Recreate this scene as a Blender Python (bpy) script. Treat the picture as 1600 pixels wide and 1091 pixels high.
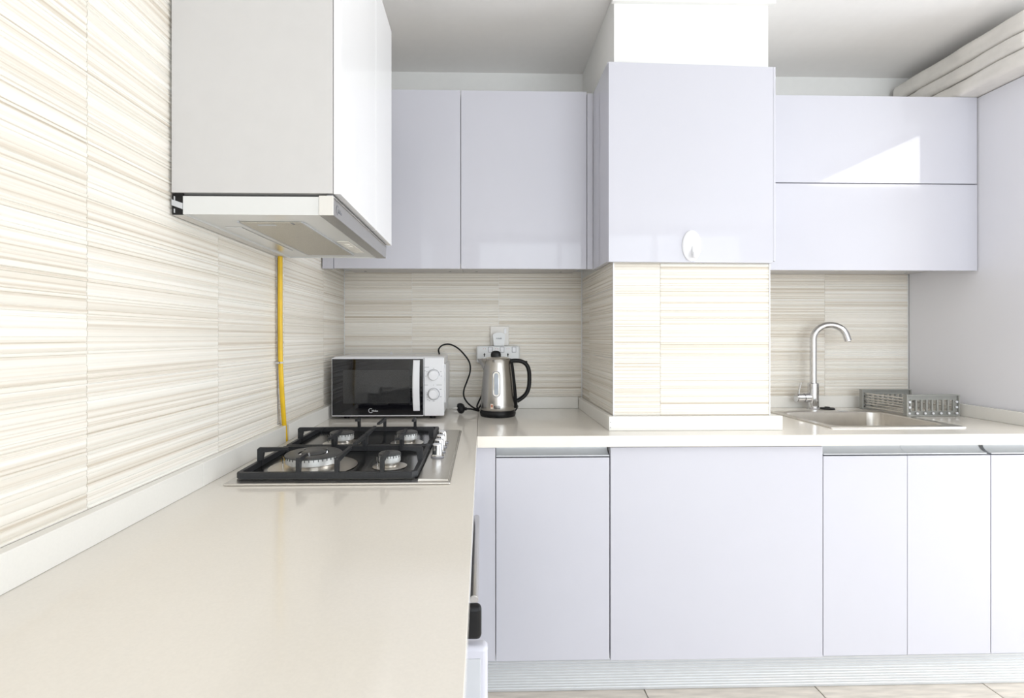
import bpy, bmesh, math, random
from mathutils import Vector, Matrix, noise
random.seed(7)
for o in list(bpy.data.objects): bpy.data.objects.remove(o, do_unlink=True)
S = bpy.context.scene; C = S.collection
ZC = 0.89                                   # worktop height; heights below are written relative to it

# ------------------------------------------------------------------ camera, world, daylight, rear fill, exposure
cam = bpy.data.cameras.new('camera'); co = bpy.data.objects.new('camera', cam); C.objects.link(co)
cam.sensor_width = 36; cam.lens = 782.75/1600*36
cam.shift_x = 27.55/1600; cam.shift_y = -18.95/1600; cam.clip_start = .02
co.location = (.6309, -2.3173, ZC+.3294); co.rotation_euler = (math.pi/2, 0, -.025)
S.camera = co
S.view_settings.view_transform = 'Standard'; S.view_settings.look = 'None'
S.view_settings.gamma = 1; S.view_settings.use_curve_mapping = False
S.view_settings.exposure = 0.0
W = bpy.data.worlds.new('world'); S.world = W; W.use_nodes = True
bg = W.node_tree.nodes['Background']; bg.inputs[0].default_value = (.95, .97, 1, 1); bg.inputs[1].default_value = .6
def area(name, loc, rot, sx, sy, energy, col=(1, 1, 1)):
    l = bpy.data.lights.new(name, 'AREA'); l.shape = 'RECTANGLE'; l.size = sx; l.size_y = sy; l.energy = energy; l.color = col
    o = bpy.data.objects.new(name, l); C.objects.link(o); o.location = loc; o.rotation_euler = rot
    return o
# daylight at the balcony door on the right; added frontal fill behind the camera
RX, RY, CZ = 4.5, -4.3, ZC+1.553
area('daylight_balcony', (RX+.07, -1.50, ZC+.35), (0, math.pi/2, 0), 2.2, 1.6, 88, (1, .955, .89))
area('rear_fill', (2.05, RY-.07, ZC+.30), (math.pi/2, 0, 0), 2.9, 2.3, 101, (1, .955, .89))
LAMP = 6.5                                  # ceiling light panel, built further down

# ------------------------------------------------------------------ materials
def mat(name, col, rough=.5, metal=0, coat=0, var=0, scale=30, bump=0, bscale=200, stretch=None, spec=None, ior=None, aniso=None):
    m = bpy.data.materials.new(name); m.use_nodes = True; nt = m.node_tree; b = nt.nodes['Principled BSDF']
    b.inputs['Roughness'].default_value = rough; b.inputs['Metallic'].default_value = metal
    b.inputs['Coat Weight'].default_value = coat; b.inputs['Coat Roughness'].default_value = .04
    if spec is not None: b.inputs['Specular IOR Level'].default_value = spec
    if ior: b.inputs['IOR'].default_value = ior
    c = tuple(col)+(1,)
    b.inputs['Base Color'].default_value = c
    tc = nt.nodes.new('ShaderNodeTexCoord'); mp = nt.nodes.new('ShaderNodeMapping')
    nt.links.new(tc.outputs['Object'], mp.inputs[0])
    if stretch: mp.inputs['Scale'].default_value = stretch
    n = nt.nodes.new('ShaderNodeTexNoise'); n.inputs['Scale'].default_value = scale; n.inputs['Detail'].default_value = 4
    nt.links.new(mp.outputs[0], n.inputs['Vector'])
    r = nt.nodes.new('ShaderNodeValToRGB'); nt.links.new(n.outputs['Fac'], r.inputs[0])
    v = max(var, .004)
    r.color_ramp.elements[0].color = tuple(max(0, x*(1-v)) for x in col)+(1,); r.color_ramp.elements[0].position = .3
    r.color_ramp.elements[1].color = tuple(min(1, x*(1+v)) for x in col)+(1,); r.color_ramp.elements[1].position = .7
    nt.links.new(r.outputs[0], b.inputs['Base Color'])
    if bump:
        n2 = nt.nodes.new('ShaderNodeTexNoise'); n2.inputs['Scale'].default_value = bscale; nt.links.new(mp.outputs[0], n2.inputs['Vector'])
        bp = nt.nodes.new('ShaderNodeBump'); bp.inputs['Strength'].default_value = bump; bp.inputs['Distance'].default_value = .002
        nt.links.new(n2.outputs['Fac'], bp.inputs['Height']); nt.links.new(bp.outputs[0], b.inputs['Normal'])
    return m
def tile_mat():
    m = bpy.data.materials.new('ribbed_tile'); m.use_nodes = True; nt = m.node_tree; b = nt.nodes['Principled BSDF']
    b.inputs['Roughness'].default_value = .35; b.inputs['Specular IOR Level'].default_value = .35
    g = nt.nodes.new('ShaderNodeNewGeometry'); oi = nt.nodes.new('ShaderNodeObjectInfo')
    mp = nt.nodes.new('ShaderNodeMapping'); mp.inputs['Scale'].default_value = (.10, .10, 150)
    nt.links.new(g.outputs['Position'], mp.inputs[0])
    mul = nt.nodes.new('ShaderNodeMath'); mul.operation = 'MULTIPLY'; mul.inputs[1].default_value = 9
    nt.links.new(oi.outputs['Random'], mul.inputs[0])
    def nz(sc, det):
        n = nt.nodes.new('ShaderNodeTexNoise'); n.noise_dimensions = '4D'; n.inputs['Scale'].default_value = sc; n.inputs['Detail'].default_value = det
        nt.links.new(mp.outputs[0], n.inputs['Vector']); nt.links.new(mul.outputs[0], n.inputs['W']); return n
    a = nz(1.0, 5); d = nz(.28, 2)
    r = nt.nodes.new('ShaderNodeValToRGB'); nt.links.new(a.outputs['Fac'], r.inputs[0])
    e = r.color_ramp.elements
    e[0].position = .30; e[0].color = (.62, .54, .445, 1); e[1].position = .62; e[1].color = (.905, .88, .83, 1)
    k = r.color_ramp.elements.new(.46); k.color = (.85, .80, .73, 1)
    r2 = nt.nodes.new('ShaderNodeValToRGB'); nt.links.new(d.outputs['Fac'], r2.inputs[0])
    r2.color_ramp.elements[0].position = .38; r2.color_ramp.elements[0].color = (.90, .885, .86, 1)
    r2.color_ramp.elements[1].position = .6; r2.color_ramp.elements[1].color = (1, 1, 1, 1)
    mx = nt.nodes.new('ShaderNodeMix'); mx.data_type = 'RGBA'; mx.blend_type = 'MULTIPLY'; mx.inputs[0].default_value = 1
    nt.links.new(r.outputs[0], mx.inputs[6]); nt.links.new(r2.outputs[0], mx.inputs[7]); nt.links.new(mx.outputs[2], b.inputs['Base Color'])
    return m
def glass_mat(name, tint=(.9, .95, 1), mixf=.12):
    m = bpy.data.materials.new(name); m.use_nodes = True; nt = m.node_tree
    nt.nodes.remove(nt.nodes['Principled BSDF']); out = nt.nodes['Material Output']
    t = nt.nodes.new('ShaderNodeBsdfTransparent'); t.inputs[0].default_value = tint+(1,)
    g = nt.nodes.new('ShaderNodeBsdfGlossy'); g.inputs['Roughness'].default_value = .02
    f = nt.nodes.new('ShaderNodeMixShader'); f.inputs[0].default_value = mixf
    nt.links.new(t.outputs[0], f.inputs[1]); nt.links.new(g.outputs[0], f.inputs[2]); nt.links.new(f.outputs[0], out.inputs['Surface'])
    return m
M = dict(
    lacquer=mat('lavender_white_lacquer', (.60, .597, .658), .045, coat=0, spec=.32, var=.006, scale=3),
    hoodlac=mat('pure_white_lacquer', (.90, .89, .90), .05, coat=0, spec=.32, var=.004, scale=3),
    litlac=mat('lightened_lacquer', (.80, .795, .84), .22, var=.006, scale=3),  # lacquer lightened to stand in for light bounced onto the tall side panel
    carcass=mat('white_board', (.59, .575, .57), .4, var=.01),
    edge=mat('cream_edge_band', (.70, .675, .64), .4),
    plaster=mat('white_paint', (.86, .855, .84), .7, var=.01, bump=.05),
    ceil=mat('ceiling_paint', (.93, .91, .895), .8, var=.008),
    grout=mat('grout', (.86, .84, .80), .9, var=.05),
    tile=tile_mat(),
    quartz=mat('cream_quartz', (.80, .755, .69), .12, coat=.2, var=.018, scale=260),
    quartz_w=mat('upstand_quartz', (.83, .81, .77), .2, var=.012, scale=260),
    floor=mat('wood_look_tile', (.66, .60, .53), .45, var=.16, scale=9, stretch=(1, 7, 1)),
    rail=mat('grip_rail_grey', (.60, .62, .65), .38, .15, var=.02),
    hoodsteel=mat('hood_bar_steel', (.50, .49, .48), .35, .85, var=.05, scale=40, stretch=(40, 1, 40)),
    alu=mat('brushed_aluminium', (.76, .77, .79), .32, 1, var=.03, scale=60, stretch=(1, 60, 60)),
    kick=mat('ribbed_aluminium_plinth', (.70, .72, .75), .42, .6, var=.02),
    steel=mat('brushed_steel', (.66, .64, .61), .27, 1, var=.05, scale=40, stretch=(1, 40, 40)),
    steel_v=mat('kettle_steel', (.47, .455, .435), .24, 1, var=.05, scale=40, stretch=(60, 60, 1)),
    sinksteel=mat('sink_steel', (.62, .59, .55), .30, 1, var=.05, scale=25),
    chrome=mat('chrome', (.62, .62, .635), .07, 1),
    cast=mat('cast_iron', (.026, .027, .030), .5, spec=.35, var=.15, scale=200, bump=.1),
    tray=mat('dark_steel_tray', (.17, .17, .175), .16, 1, var=.1, scale=20),
    ringalu=mat('burner_aluminium', (.78, .78, .77), .42, .55, var=.05, scale=120),
    cap=mat('burner_enamel', (.06, .06, .06), .42, var=.1),
    white=mat('white_plastic', (.83, .83, .86), .28, var=.006),
    hoodw=mat('white_enamel', (.69, .69, .68), .3, var=.006),
    black=mat('black_plastic', (.008, .008, .009), .35, spec=.25, var=.1),
    rubber=mat('black_rubber', (.010, .010, .011), .55, spec=.25, var=.1),
    bglass=mat('black_glass', (.006, .006, .008), .04, var=.1),
    win=mat('microwave_window', (.030, .030, .031), .05, var=.2, scale=400),
    grey=mat('grey_print', (.25, .25, .27), .5),
    lgrey=mat('light_grey', (.55, .56, .58), .45),
    red=mat('red_print', (.62, .10, .07), .5),
    orange=mat('sticker_print', (.50, .15, .08), .5),
    sticker=mat('sticker_paper', (.85, .72, .62), .5),
    yellow=mat('yellow_pipe_paint', (.74, .47, .015), .38, var=.10, scale=25),
    mesh=mat('grease_filter', (.52, .49, .43), .5, .3, var=.12, scale=500, bump=.3, bscale=900),
    lamp=mat('lamp_cover', (.86, .84, .78), .12, var=.02),
    rack=mat('grey_rack_plastic', (.33, .33, .31), .45, var=.05),
    foam=mat('wrapped_foam', (.80, .765, .72), .25, var=.07, scale=14, bump=.35, bscale=28),
    socket=mat('socket_plate', (.80, .77, .73), .35),
    strip=mat('socket_block', (.80, .81, .82), .35),
    blue=mat('water_gauge', (.44, .48, .54), .15, var=.1),
    glass=glass_mat('window_glass'),
    dark=mat('shadow_gap', (.03, .03, .03), .8),
)

# ------------------------------------------------------------------ mesh helpers
class MB:
    def __init__(s): s.bm = bmesh.new()
    def box(s, x0, x1, y0, y1, z0, z1, bev=0, seg=2):
        b = bmesh.new(); bmesh.ops.create_cube(b, size=1)
        for v in b.verts: v.co = Vector(((x0+x1)/2+v.co.x*(x1-x0), (y0+y1)/2+v.co.y*(y1-y0), (z0+z1)/2+v.co.z*(z1-z0)))
        if bev: bmesh.ops.bevel(b, geom=b.edges[:], offset=bev, segments=seg, affect='EDGES', profile=.5)
        return s.join(b)
    def join(s, b, mtx=None):
        if mtx: bmesh.ops.transform(b, matrix=mtx, verts=b.verts)
        t = bpy.data.meshes.new('t'); b.to_mesh(t); b.free(); s.bm.from_mesh(t); bpy.data.meshes.remove(t); return s
    def cyl(s, a, b, r0, r1=None, n=24, bev=0):
        a, b = Vector(a), Vector(b); r1 = r0 if r1 is None else r1; L = (b-a).length
        q = bmesh.new(); bmesh.ops.create_cone(q, cap_ends=True, segments=n, radius1=r0, radius2=r1, depth=L)
        if bev: bmesh.ops.bevel(q, geom=[e for e in q.edges if abs(e.verts[0].co.z-e.verts[1].co.z) < 1e-6], offset=bev, segments=2, affect='EDGES')
        R = Vector((0, 0, 1)).rotation_difference((b-a).normalized()).to_matrix().to_4x4()
        return s.join(q, Matrix.Translation((a+b)/2) @ R)
    def lathe(s, prof, c=(0, 0, 0), n=40):
        rings = []
        for r, z in prof:
            if r < 1e-6: rings.append([s.bm.verts.new((c[0], c[1], c[2]+z))])
            else: rings.append([s.bm.verts.new((c[0]+r*math.cos(2*math.pi*i/n), c[1]+r*math.sin(2*math.pi*i/n), c[2]+z)) for i in range(n)])
        for A, B in zip(rings, rings[1:]):
            for i in range(n):
                j = (i+1) % n
                if len(A) == 1 and len(B) > 1: s.bm.faces.new((A[0], B[i], B[j]))
                elif len(B) == 1 and len(A) > 1: s.bm.faces.new((A[i], A[j], B[0]))
                elif len(A) > 1: s.bm.faces.new((A[i], A[j], B[j], B[i]))
        return s
    def tube(s, pts, ra, rb=None, n=12, up=(0, 1, 0), radii=None):
        pts = [Vector(p) for p in pts]; rb = rb or ra; prev = None; up = Vector(up)
        for k, p in enumerate(pts):
            t = (pts[min(k+1, len(pts)-1)]-pts[max(k-1, 0)]).normalized()
            u = up-t*up.dot(t)
            if u.length < 1e-3: u = Vector((1, 0, 0))-t*t.x
            u.normalize(); w = t.cross(u); f = radii[k] if radii else 1
            ring = [s.bm.verts.new(p+u*(ra*f*math.cos(2*math.pi*i/n))+w*(rb*f*math.sin(2*math.pi*i/n))) for i in range(n)]
            if prev:
                for i in range(n): s.bm.faces.new((prev[i], prev[(i+1) % n], ring[(i+1) % n], ring[i]))
            else: s.bm.faces.new(list(reversed(ring)))
            prev = ring
        s.bm.faces.new(prev); return s
    def prism(s, poly, vec):
        vec = Vector(vec); A = [s.bm.verts.new(p) for p in poly]; B = [s.bm.verts.new(Vector(p)+vec) for p in poly]; n = len(A)
        s.bm.faces.new(A); s.bm.faces.new(list(reversed(B)))
        for i in range(n): s.bm.faces.new((A[i], B[i], B[(i+1) % n], A[(i+1) % n]))
        return s
    def done(s, name, m, parent=None, root=None, ang=38, kind=None):
        bm = s.bm; bmesh.ops.recalc_face_normals(bm, faces=bm.faces[:])
        off = Vector((0, 0, ZC))
        if parent is None:
            xs = [v.co for v in bm.verts]
            base = Vector(((min(v.x for v in xs)+max(v.x for v in xs))/2, (min(v.y for v in xs)+max(v.y for v in xs))/2, min(v.z for v in xs)+ZC))
        else: base = Vector(parent['_o'])
        for v in bm.verts: v.co += off-base
        for f in bm.faces: f.smooth = True
        for e in bm.edges:
            if len(e.link_faces) == 2:
                a, A = e.calc_face_angle(0), sorted(f.calc_area() for f in e.link_faces)
                if a > math.radians(ang) or (a > .09 and A[1] > 8*A[0]): e.smooth = False      # keep broad panels truly flat
        me = bpy.data.meshes.new(name); bm.to_mesh(me); bm.free(); me.materials.append(M[m])
        o = bpy.data.objects.new(name, me); C.objects.link(o); o['_o'] = tuple(base)
        if parent is None: o.location = base
        else: o.parent = parent
        if kind: o['kind'] = kind
        return o
def B(*a, **k): return MB().box(*a, **k)
def thing(name, label, cat, loc, group=None):
    o = bpy.data.objects.new(name, None); C.objects.link(o); o.empty_display_size = .05
    o.location = (loc[0], loc[1], loc[2]+ZC); o['_o'] = (loc[0], loc[1], loc[2]+ZC)
    o['label'] = label; o['category'] = cat
    if group: o['group'] = group
    return o
def tag(o, label, cat, group=None):
    o['label'] = label; o['category'] = cat
    if group: o['group'] = group
    return o
def smoothpath(pts, sub=8):
    P = [Vector(p) for p in pts]; P = [P[0]*2-P[1]]+P+[P[-1]*2-P[-2]]; out = []
    for i in range(1, len(P)-2):
        for k in range(sub):
            t = k/sub; a, b, c, d = P[i-1:i+3]
            out.append(.5*((2*b)+(c-a)*t+(2*a-5*b+4*c-d)*t*t+(3*b-a-3*c+d)*t**3))
    return out+[P[-2]]
def text(name, s, size, m, parent, pos, xd=(1, 0, 0), yd=(0, 0, 1), depth=.0004, bold=0):
    c = bpy.data.curves.new('txt', 'FONT'); c.body = s; c.size = size; c.extrude = depth; c.align_x = 'CENTER'; c.align_y = 'CENTER'; c.offset = bold
    o = bpy.data.objects.new('txt', c); C.objects.link(o); bpy.context.view_layer.update()
    me = bpy.data.meshes.new_from_object(o.evaluated_get(bpy.context.evaluated_depsgraph_get()))
    bpy.data.objects.remove(o, do_unlink=True)
    xd, yd = Vector(xd), Vector(yd); zd = xd.cross(yd); base = Vector(parent['_o']); p = Vector(pos)+Vector((0, 0, ZC))-base
    me.transform(Matrix(((xd.x, yd.x, zd.x, p.x), (xd.y, yd.y, zd.y, p.y), (xd.z, yd.z, zd.z, p.z), (0, 0, 0, 1))))
    me.name = name; me.materials.clear(); me.materials.append(M[m])
    t = bpy.data.objects.new(name, me); C.objects.link(t); t.parent = parent; t['_o'] = tuple(base); return t
def ring(c, r, w, d=.0005, a0=0, a1=360, n=40):
    """flat printed ring on a face looking to -y"""
    b = MB(); V = []
    for i in range(n+1):
        a = math.radians(a0+(a1-a0)*i/n); V.append([b.bm.verts.new((c[0]+q*math.cos(a), c[1], c[2]+q*math.sin(a))) for q in (r-w/2, r+w/2)])
    F = [b.bm.faces.new((A[0], A[1], Bq[1], Bq[0])) for A, Bq in zip(V, V[1:])]
    e = bmesh.ops.extrude_face_region(b.bm, geom=F)
    for v in e['geom']:
        if isinstance(v, bmesh.types.BMVert): v.co.y -= d
    return b
def swoosh_logo(parent, pos, h, m, xd=(1, 0, 0), word='idea', full='Midea'):
    """open ring swoosh running into the lower-case lettering"""
    xd = Vector(xd); p = Vector(pos); b = MB(); V = []
    out = xd.cross(Vector((0, 0, 1)))
    for i in range(25):
        a = math.radians(55+265*i/24); w = h*.045*(1+.8*i/24)
        V.append([b.bm.verts.new(p+xd*(q*math.cos(a))+Vector((0, 0, q*math.sin(a)))+out*.0003) for q in (h*.5-w, h*.5+w)])
    for A, Bq in zip(V, V[1:]): b.bm.faces.new((A[0], A[1], Bq[1], Bq[0]))
    F = b.bm.faces[:]; e = bmesh.ops.extrude_face_region(b.bm, geom=F)
    for v in e['geom']:
        if isinstance(v, bmesh.types.BMVert): v.co += out*.0004
    s = b.done('emblem', m, parent)
    t = text('lettering', full, h*.62, m, parent, p+xd*(h*.98)+Vector((0, 0, -h*.08))+out*.0003, xd=xd, bold=h*.012)
    return s, t

# ------------------------------------------------------------------ room shell
def struct(o): o['kind'] = 'structure'; return o
wl = struct(B(-.12, -.0034, RY, .12, -.89, 1.60).done('wall_left', 'grout'))
wb = struct(B(-.0034, RX+.12, .0034, .12, -.89, 1.60).done('wall_back', 'plaster'))
wr = MB()
y0, y1, z0, z1 = -2.35, -.65, -.80, 1.50
wr.box(RX, RX+.12, RY, y0, -.89, 1.60); wr.box(RX, RX+.12, y1, .0034, -.89, 1.60); wr.box(RX, RX+.12, y0, y1, z1, 1.60); wr.box(RX, RX+.12, y0, y1, -.89, z0)
wr = struct(wr.done('wall_right', 'plaster'))
wf = MB()
wf.box(-.12, .55, RY-.12, RY, -.89, 1.60); wf.box(3.55, RX+.12, RY-.12, RY, -.89, 1.60); wf.box(.55, 3.55, RY-.12, RY, 1.50, 1.60)
wf = struct(wf.done('wall_rear', 'plaster'))
ce = struct(B(-.0034, RX, RY, .0034, 1.553, 1.60).done('ceiling', 'ceil'))
fl = struct(B(-.0034, RX, RY, .0034, -.99, -.897).done('floor', 'grout'))
def window(name, x0, x1, y0, y1, z0, z1, n):
    lx = x1-x0 < y1-y0; f = MB(); t = .05
    if lx:
        for a in (z0, z1-t): f.box(x0, x1, y0, y1, a, a+t)
        for k in range(n+1):
            yy = y0+(y1-y0-t)*k/n; f.box(x0, x1, yy, yy+t, z0+t, z1-t)
        p = struct(f.done(name, 'white'))
        for k in range(n): B((x0+x1)/2-.003, (x0+x1)/2+.003, y0+t+(y1-y0-t)*k/n, y0+(y1-y0-t)*(k+1)/n, z0+t, z1-t).done('pane', 'glass', p)
    else:
        for a in (z0, z1-t): f.box(x0, x1, y0, y1, a, a+t)
        for k in range(n+1):
            xx = x0+(x1-x0-t)*k/n; f.box(xx, xx+t, y0, y1, z0+t, z1-t)
        p = struct(f.done(name, 'white'))
        for k in range(n): B(x0+t+(x1-x0-t)*k/n, x0+(x1-x0-t)*(k+1)/n, (y0+y1)/2-.003, (y0+y1)/2+.003, z0+t, z1-t).done('pane', 'glass', p)
window('window_1', RX+.005, RX+.055, -2.348, -.652, -.798, 1.498, 2)
window('added_window_2', .552, 3.548, RY-.055, RY-.005, -.888, 1.498, 3)  # unseen rear glazing, added to carry the frontal fill

# ceiling light panel over the open side of the kitchen (mirrored in the lift-up doors)
def emit(name, col, st):
    m = bpy.data.materials.new(name); m.use_nodes = True; b = m.node_tree.nodes['Principled BSDF']
    b.inputs['Base Color'].default_value = (.8, .8, .8, 1); b.inputs['Emission Color'].default_value = col+(1,); b.inputs['Emission Strength'].default_value = st
    return m
M['lampglow'] = emit('lamp_glow', (1, .97, .92), LAMP)
cl_ = thing('ceiling_light', 'large square ceiling light panel over the open side of the kitchen', 'ceiling light', (3.75, -1.75, 1.535))
fr_ = MB(); fr_.box(3.235, 4.265, -2.315, -2.300, 1.5345, 1.5525); fr_.box(3.235, 4.265, -1.215, -1.200, 1.5345, 1.5525); fr_.box(3.235, 3.250, -2.300, -1.215, 1.5345, 1.5525); fr_.box(4.250, 4.265, -2.300, -1.215, 1.5345, 1.5525)
fr_.done('frame', 'white', cl_); B(3.2505, 4.2495, -2.2995, -1.2155, 1.5385, 1.5520).done('diffuser', 'lampglow', cl_)

# floor tiles: wood-look planks as child pieces
ftm = {}
def floor_tile(x0, x1, y0, y1):
    key = (round(x1-x0, 3), round(y1-y0, 3))
    if key not in ftm:
        o = B(-(x1-x0)/2, (x1-x0)/2, -(y1-y0)/2, (y1-y0)/2, -ZC, -ZC+.007, bev=.001, seg=1).done('tile', 'floor', {'_o': (0, 0, 0)} and fl)
        for v in o.data.vertices: v.co += Vector(fl['_o'])
        ftm[key] = o
    else:
        o = ftm[key].copy(); C.objects.link(o); o.parent = fl
    o.location = Vector(((x0+x1)/2, (y0+y1)/2, -.007))-Vector(fl['_o'])
xs = [0]+[.592+.6*k for k in range(8)]; ys = [0, -.35, -.95, -1.55, -2.15, -2.75, -3.35, -3.95, RY]
xs = [x for x in xs if x < RX]+[RX]
for a, b in zip(xs, xs[1:]):
    for d, c in zip(ys, ys[1:]): floor_tile(a+.002, b-.002, c+.002, d-.002)

# ribbed wall tiles, each its own piece
prof = []
z = 0.0; rr = random.Random(3)
while z < .2465:
    p = rr.choice([.006, .008, .010, .013, .016]); dpt = rr.uniform(.0014, .0034); e = min(z+p, .2480)
    if .2480-e < .004: e = .2480
    for t, hgt in ((0, 0), (.14, .8), (.5, 1), (.80, .82)): prof.append((z+(e-z)*t, dpt*hgt))
    z = e
prof.append((.2480, 0))
tcache = {}
def tile_mesh(w, h, z0):
    key = (round(w, 3), round(h, 3), round(z0, 3))
    if key in tcache: return tcache[key]
    pts = [(q-z0, d) for q, d in prof if z0 <= q <= z0+h]
    b = bmesh.new(); th = .0052; F = []
    for x in (0, w): F.append([b.verts.new((x, -th-d, q)) for q, d in pts])
    K = [[b.verts.new((x, 0, pts[0][0])), b.verts.new((x, 0, pts[-1][0]))] for x in (0, w)]
    for i in range(len(pts)-1): b.faces.new((F[0][i], F[1][i], F[1][i+1], F[0][i+1]))
    b.faces.new([K[0][0]]+F[0]+[K[0][1]]); b.faces.new([K[1][1]]+list(reversed(F[1]))+[K[1][0]])
    b.faces.new((K[0][0], K[1][0], F[1][0], F[0][0])); b.faces.new((K[0][1], F[0][-1], F[1][-1], K[1][1]))
    bmesh.ops.recalc_face_normals(b, faces=b.faces[:])
    for f in b.faces: f.smooth = True
    for e in b.edges:
        if len(e.link_faces) == 2 and e.calc_face_angle(0) > .7: e.smooth = False
    me = bpy.data.meshes.new('tile'); b.to_mesh(me); b.free(); me.materials.append(M['tile']); tcache[key] = me; return me
def tiles(parent, origin, rot, us, zmin, zmax):
    """origin: world point of u=0 on the wall; rot: z-rotation so local +x runs along the wall and local -y faces the room"""
    R = Matrix.Rotation(rot, 3, 'Z')
    for a, b in zip(us, us[1:]):
        k = math.floor((zmin-.0026)/.25)
        while .0026+.25*k < zmax-.004:
            r0 = .0026+.25*k; lo = max(zmin, r0+.001); hi = min(zmax, r0+.249); k += 1
            if hi-lo < .004: continue
            me = tile_mesh(b-a-.0014, hi-lo, lo-r0-.001)
            o = bpy.data.objects.new('tile', me); C.objects.link(o); o.parent = parent
            o.location = Vector(origin)+R @ Vector((a+.0007, 0, 0))+Vector((0, 0, lo+ZC))-Vector(parent['_o']); o.rotation_euler = (0, 0, rot)
# left wall: local +x = +y world, faces +x  -> rot = +90deg
tiles(wl, (-.0083, -2.6987, 0), math.pi/2, [0, .4, .8, 1.2, 1.6, 2.0, 2.4, 2.6985], .0, 1.55)
tiles(wb, (0, .0083, 0), 0, [.001, .309, .709, 1.0935], .0, .635)
tiles(wb, (0, .0083, 0), 0, [1.668, 1.8447, 2.2447, 2.6440], .0, .635)

# pillar in the back wall
pl = struct(B(1.1000, 1.6550, -.5500, .0030, .0, 1.552).done('wall_pillar', 'plaster'))
tiles(pl, (0, -.546, 0), 0, [1.0975, 1.2649, 1.6575], .0, .60)
tiles(pl, (1.104, 0.002, 0), -math.pi/2, [.005, .154, .5455], .0, .60)      # left face
tiles(pl, (1.651, -.546, 0), math.pi/2, [.004, .4, .546], .0, .60)
for x in (1.0955, 1.6560): B(x-.0005, x+.0035, -.5555, -.5505, .04, .5935, bev=.0008).done('corner_bead', 'white', pl)
struct(B(1.09, 1.675, -.566, -.547, 1.513, 1.5525, bev=.002).done('trim_1', 'plaster'))
# cut joint beside the gas pipe, chased into the left wall tiles
cj = MB()
pts = [(.0016, -.7550-k*.00012+.0010*math.sin(k*1.7)+.0007*math.sin(k*3.9), .062+k*.0165) for k in range(32)]
cj.tube(pts, .0009, .0011, n=6)
cj.box(.0005, .0022, -.7555, -.735, .0585, .0607)
cj.done('cut_joint', 'grey', wl)

# ------------------------------------------------------------------ worktop
wt = thing('worktop', 'cream quartz L-shaped worktop with low upstands along the tiled walls', 'worktop', (.31, -.7, -.037))
B(.0005, .6147, -2.55, -.0005, -.037, 0, bev=.0012).done('slab', 'quartz', wt)
sx0, sx1, sy0, sy1 = 1.905, 2.36, -.527, -.165
m = MB(); m.box(.6157, 1.0945, -.6607, -.0005, -.037, 0); m.box(1.0945, 1.6615, -.6607, -.5560, -.037, 0); m.box(1.6615, sx0, -.6607, -.0005, -.037, 0); m.box(sx1, 2.6445, -.6607, -.0005, -.037, 0)
m.box(sx0, sx1, -.6607, sy0, -.037, 0); m.box(sx0, sx1, sy1, -.0005, -.037, 0)
bmesh.ops.remove_doubles(m.bm, verts=m.bm.verts, dist=1e-5)
m.done('slab', 'quartz', wt)
def up(*a): B(*a, bev=.0012).done('upstand', 'quartz_w', wt)
up(.0008, .02, -2.55, -1.203, .0003, .053); up(.0008, .02, -1.202, -.7385, .0003, .053); up(.0008, .02, -.7110, -.0225, .0003, .053)
up(.0008, 1.0745, -.021, -.0008, .0003, .053)
up(1.0755, 1.0935, -.556, -.0215, .0003, .0505); up(1.0755, 1.692, -.5755, -.5565, .0003, .0505)
up(1.664, 1.682, -.555, -.0215, .0003, .0505)
up(1.6835, 2.6255, -.021, -.0008, .0003, .053); up(2.6265, 2.6440, -.655, -.0008, .0003, .050)
for zz in (.012, .030): MB().cyl((1.0805, -.5762, zz), (1.0805, -.5752, zz), .0015, n=8).done('nail', 'grey', wt)

# ------------------------------------------------------------------ base cabinets, back run
def gola(x0, x1, parent, m='rail', end=False):
    """curved aluminium grip rail under the worktop edge"""
    P = [(-.642, -.0685)]+[(-.642+.030*math.sin(t), -.0685+.022*(1-math.cos(t))) for t in [i*math.pi/16 for i in range(1, 9)]]+[(-.612, -.041), (-.606, -.041), (-.606, -.072), (-.642, -.072)]
    r = MB().prism([(x0, y, z) for y, z in P], (x1-x0, 0, 0)).done('grip_rail', m, parent)
    if end: MB().prism([(x1-.004, y, z) for y, z in P+[(-.645, -.07)]], (.004, 0, 0)).done('rail_end_cap', 'grey', r)
    return r
def base(x0, x1, doors, rail, label, z0=-.757):
    t = thing('base_cabinet', label, 'cabinet', ((x0+x1)/2, -.32, -.76), 'base cabinets of the back run')
    B(x0+.001, x1-.001, -.605 if rail else -.62, -.012, -.759, -.20 if doors == 'sink' else -.0425).done('body', 'carcass', t)
    return t
c = base(.677, 1.0615, 1, True, 'narrow lavender-white base cabinet next to the inner corner, one door under a grip rail')
gola(.679, 1.0595, c); B(.6785, 1.0600, -.642, -.6065, -.757, -.0765, bev=.0012).done('door', 'lacquer', c)
c = base(1.0625, 1.7900, 1, False, 'widest lavender-white base cabinet, one full-height door without a grip rail below the pillar')
B(1.0635, 1.7892, -.643, -.6225, -.760, -.0425, bev=.0012).done('door', 'lacquer', c)
c = base(1.7910, 2.3755, 'sink', True, 'two-door lavender-white base cabinet under the steel sink')
gola(1.793, 2.0830, c); gola(2.0840, 2.3660, c, end=True)
for a, b in ((1.7925, 2.0832), (2.0846, 2.3750)):
    B(a, b, -.642, -.6065, -.757, -.0765, bev=.0012).done('door', 'lacquer', c)
c = base(2.3765, 2.6440, 1, True, 'rightmost lavender-white base cabinet beside the tall unit, cut by the photo edge')
gola(2.3785, 2.6430, c); B(2.3778, 2.6430, -.642, -.6065, -.757, -.0765, bev=.0012).done('door', 'lacquer', c)
t = thing('corner_filler', 'narrow lavender-white filler panel in the inner corner beside the oven', 'panel', (.64, -.63, -.76))
B(.5765, .6762, -.6405, -.6225, -.757, -.0385, bev=.001).done('front_panel', 'lacquer', t)
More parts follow.
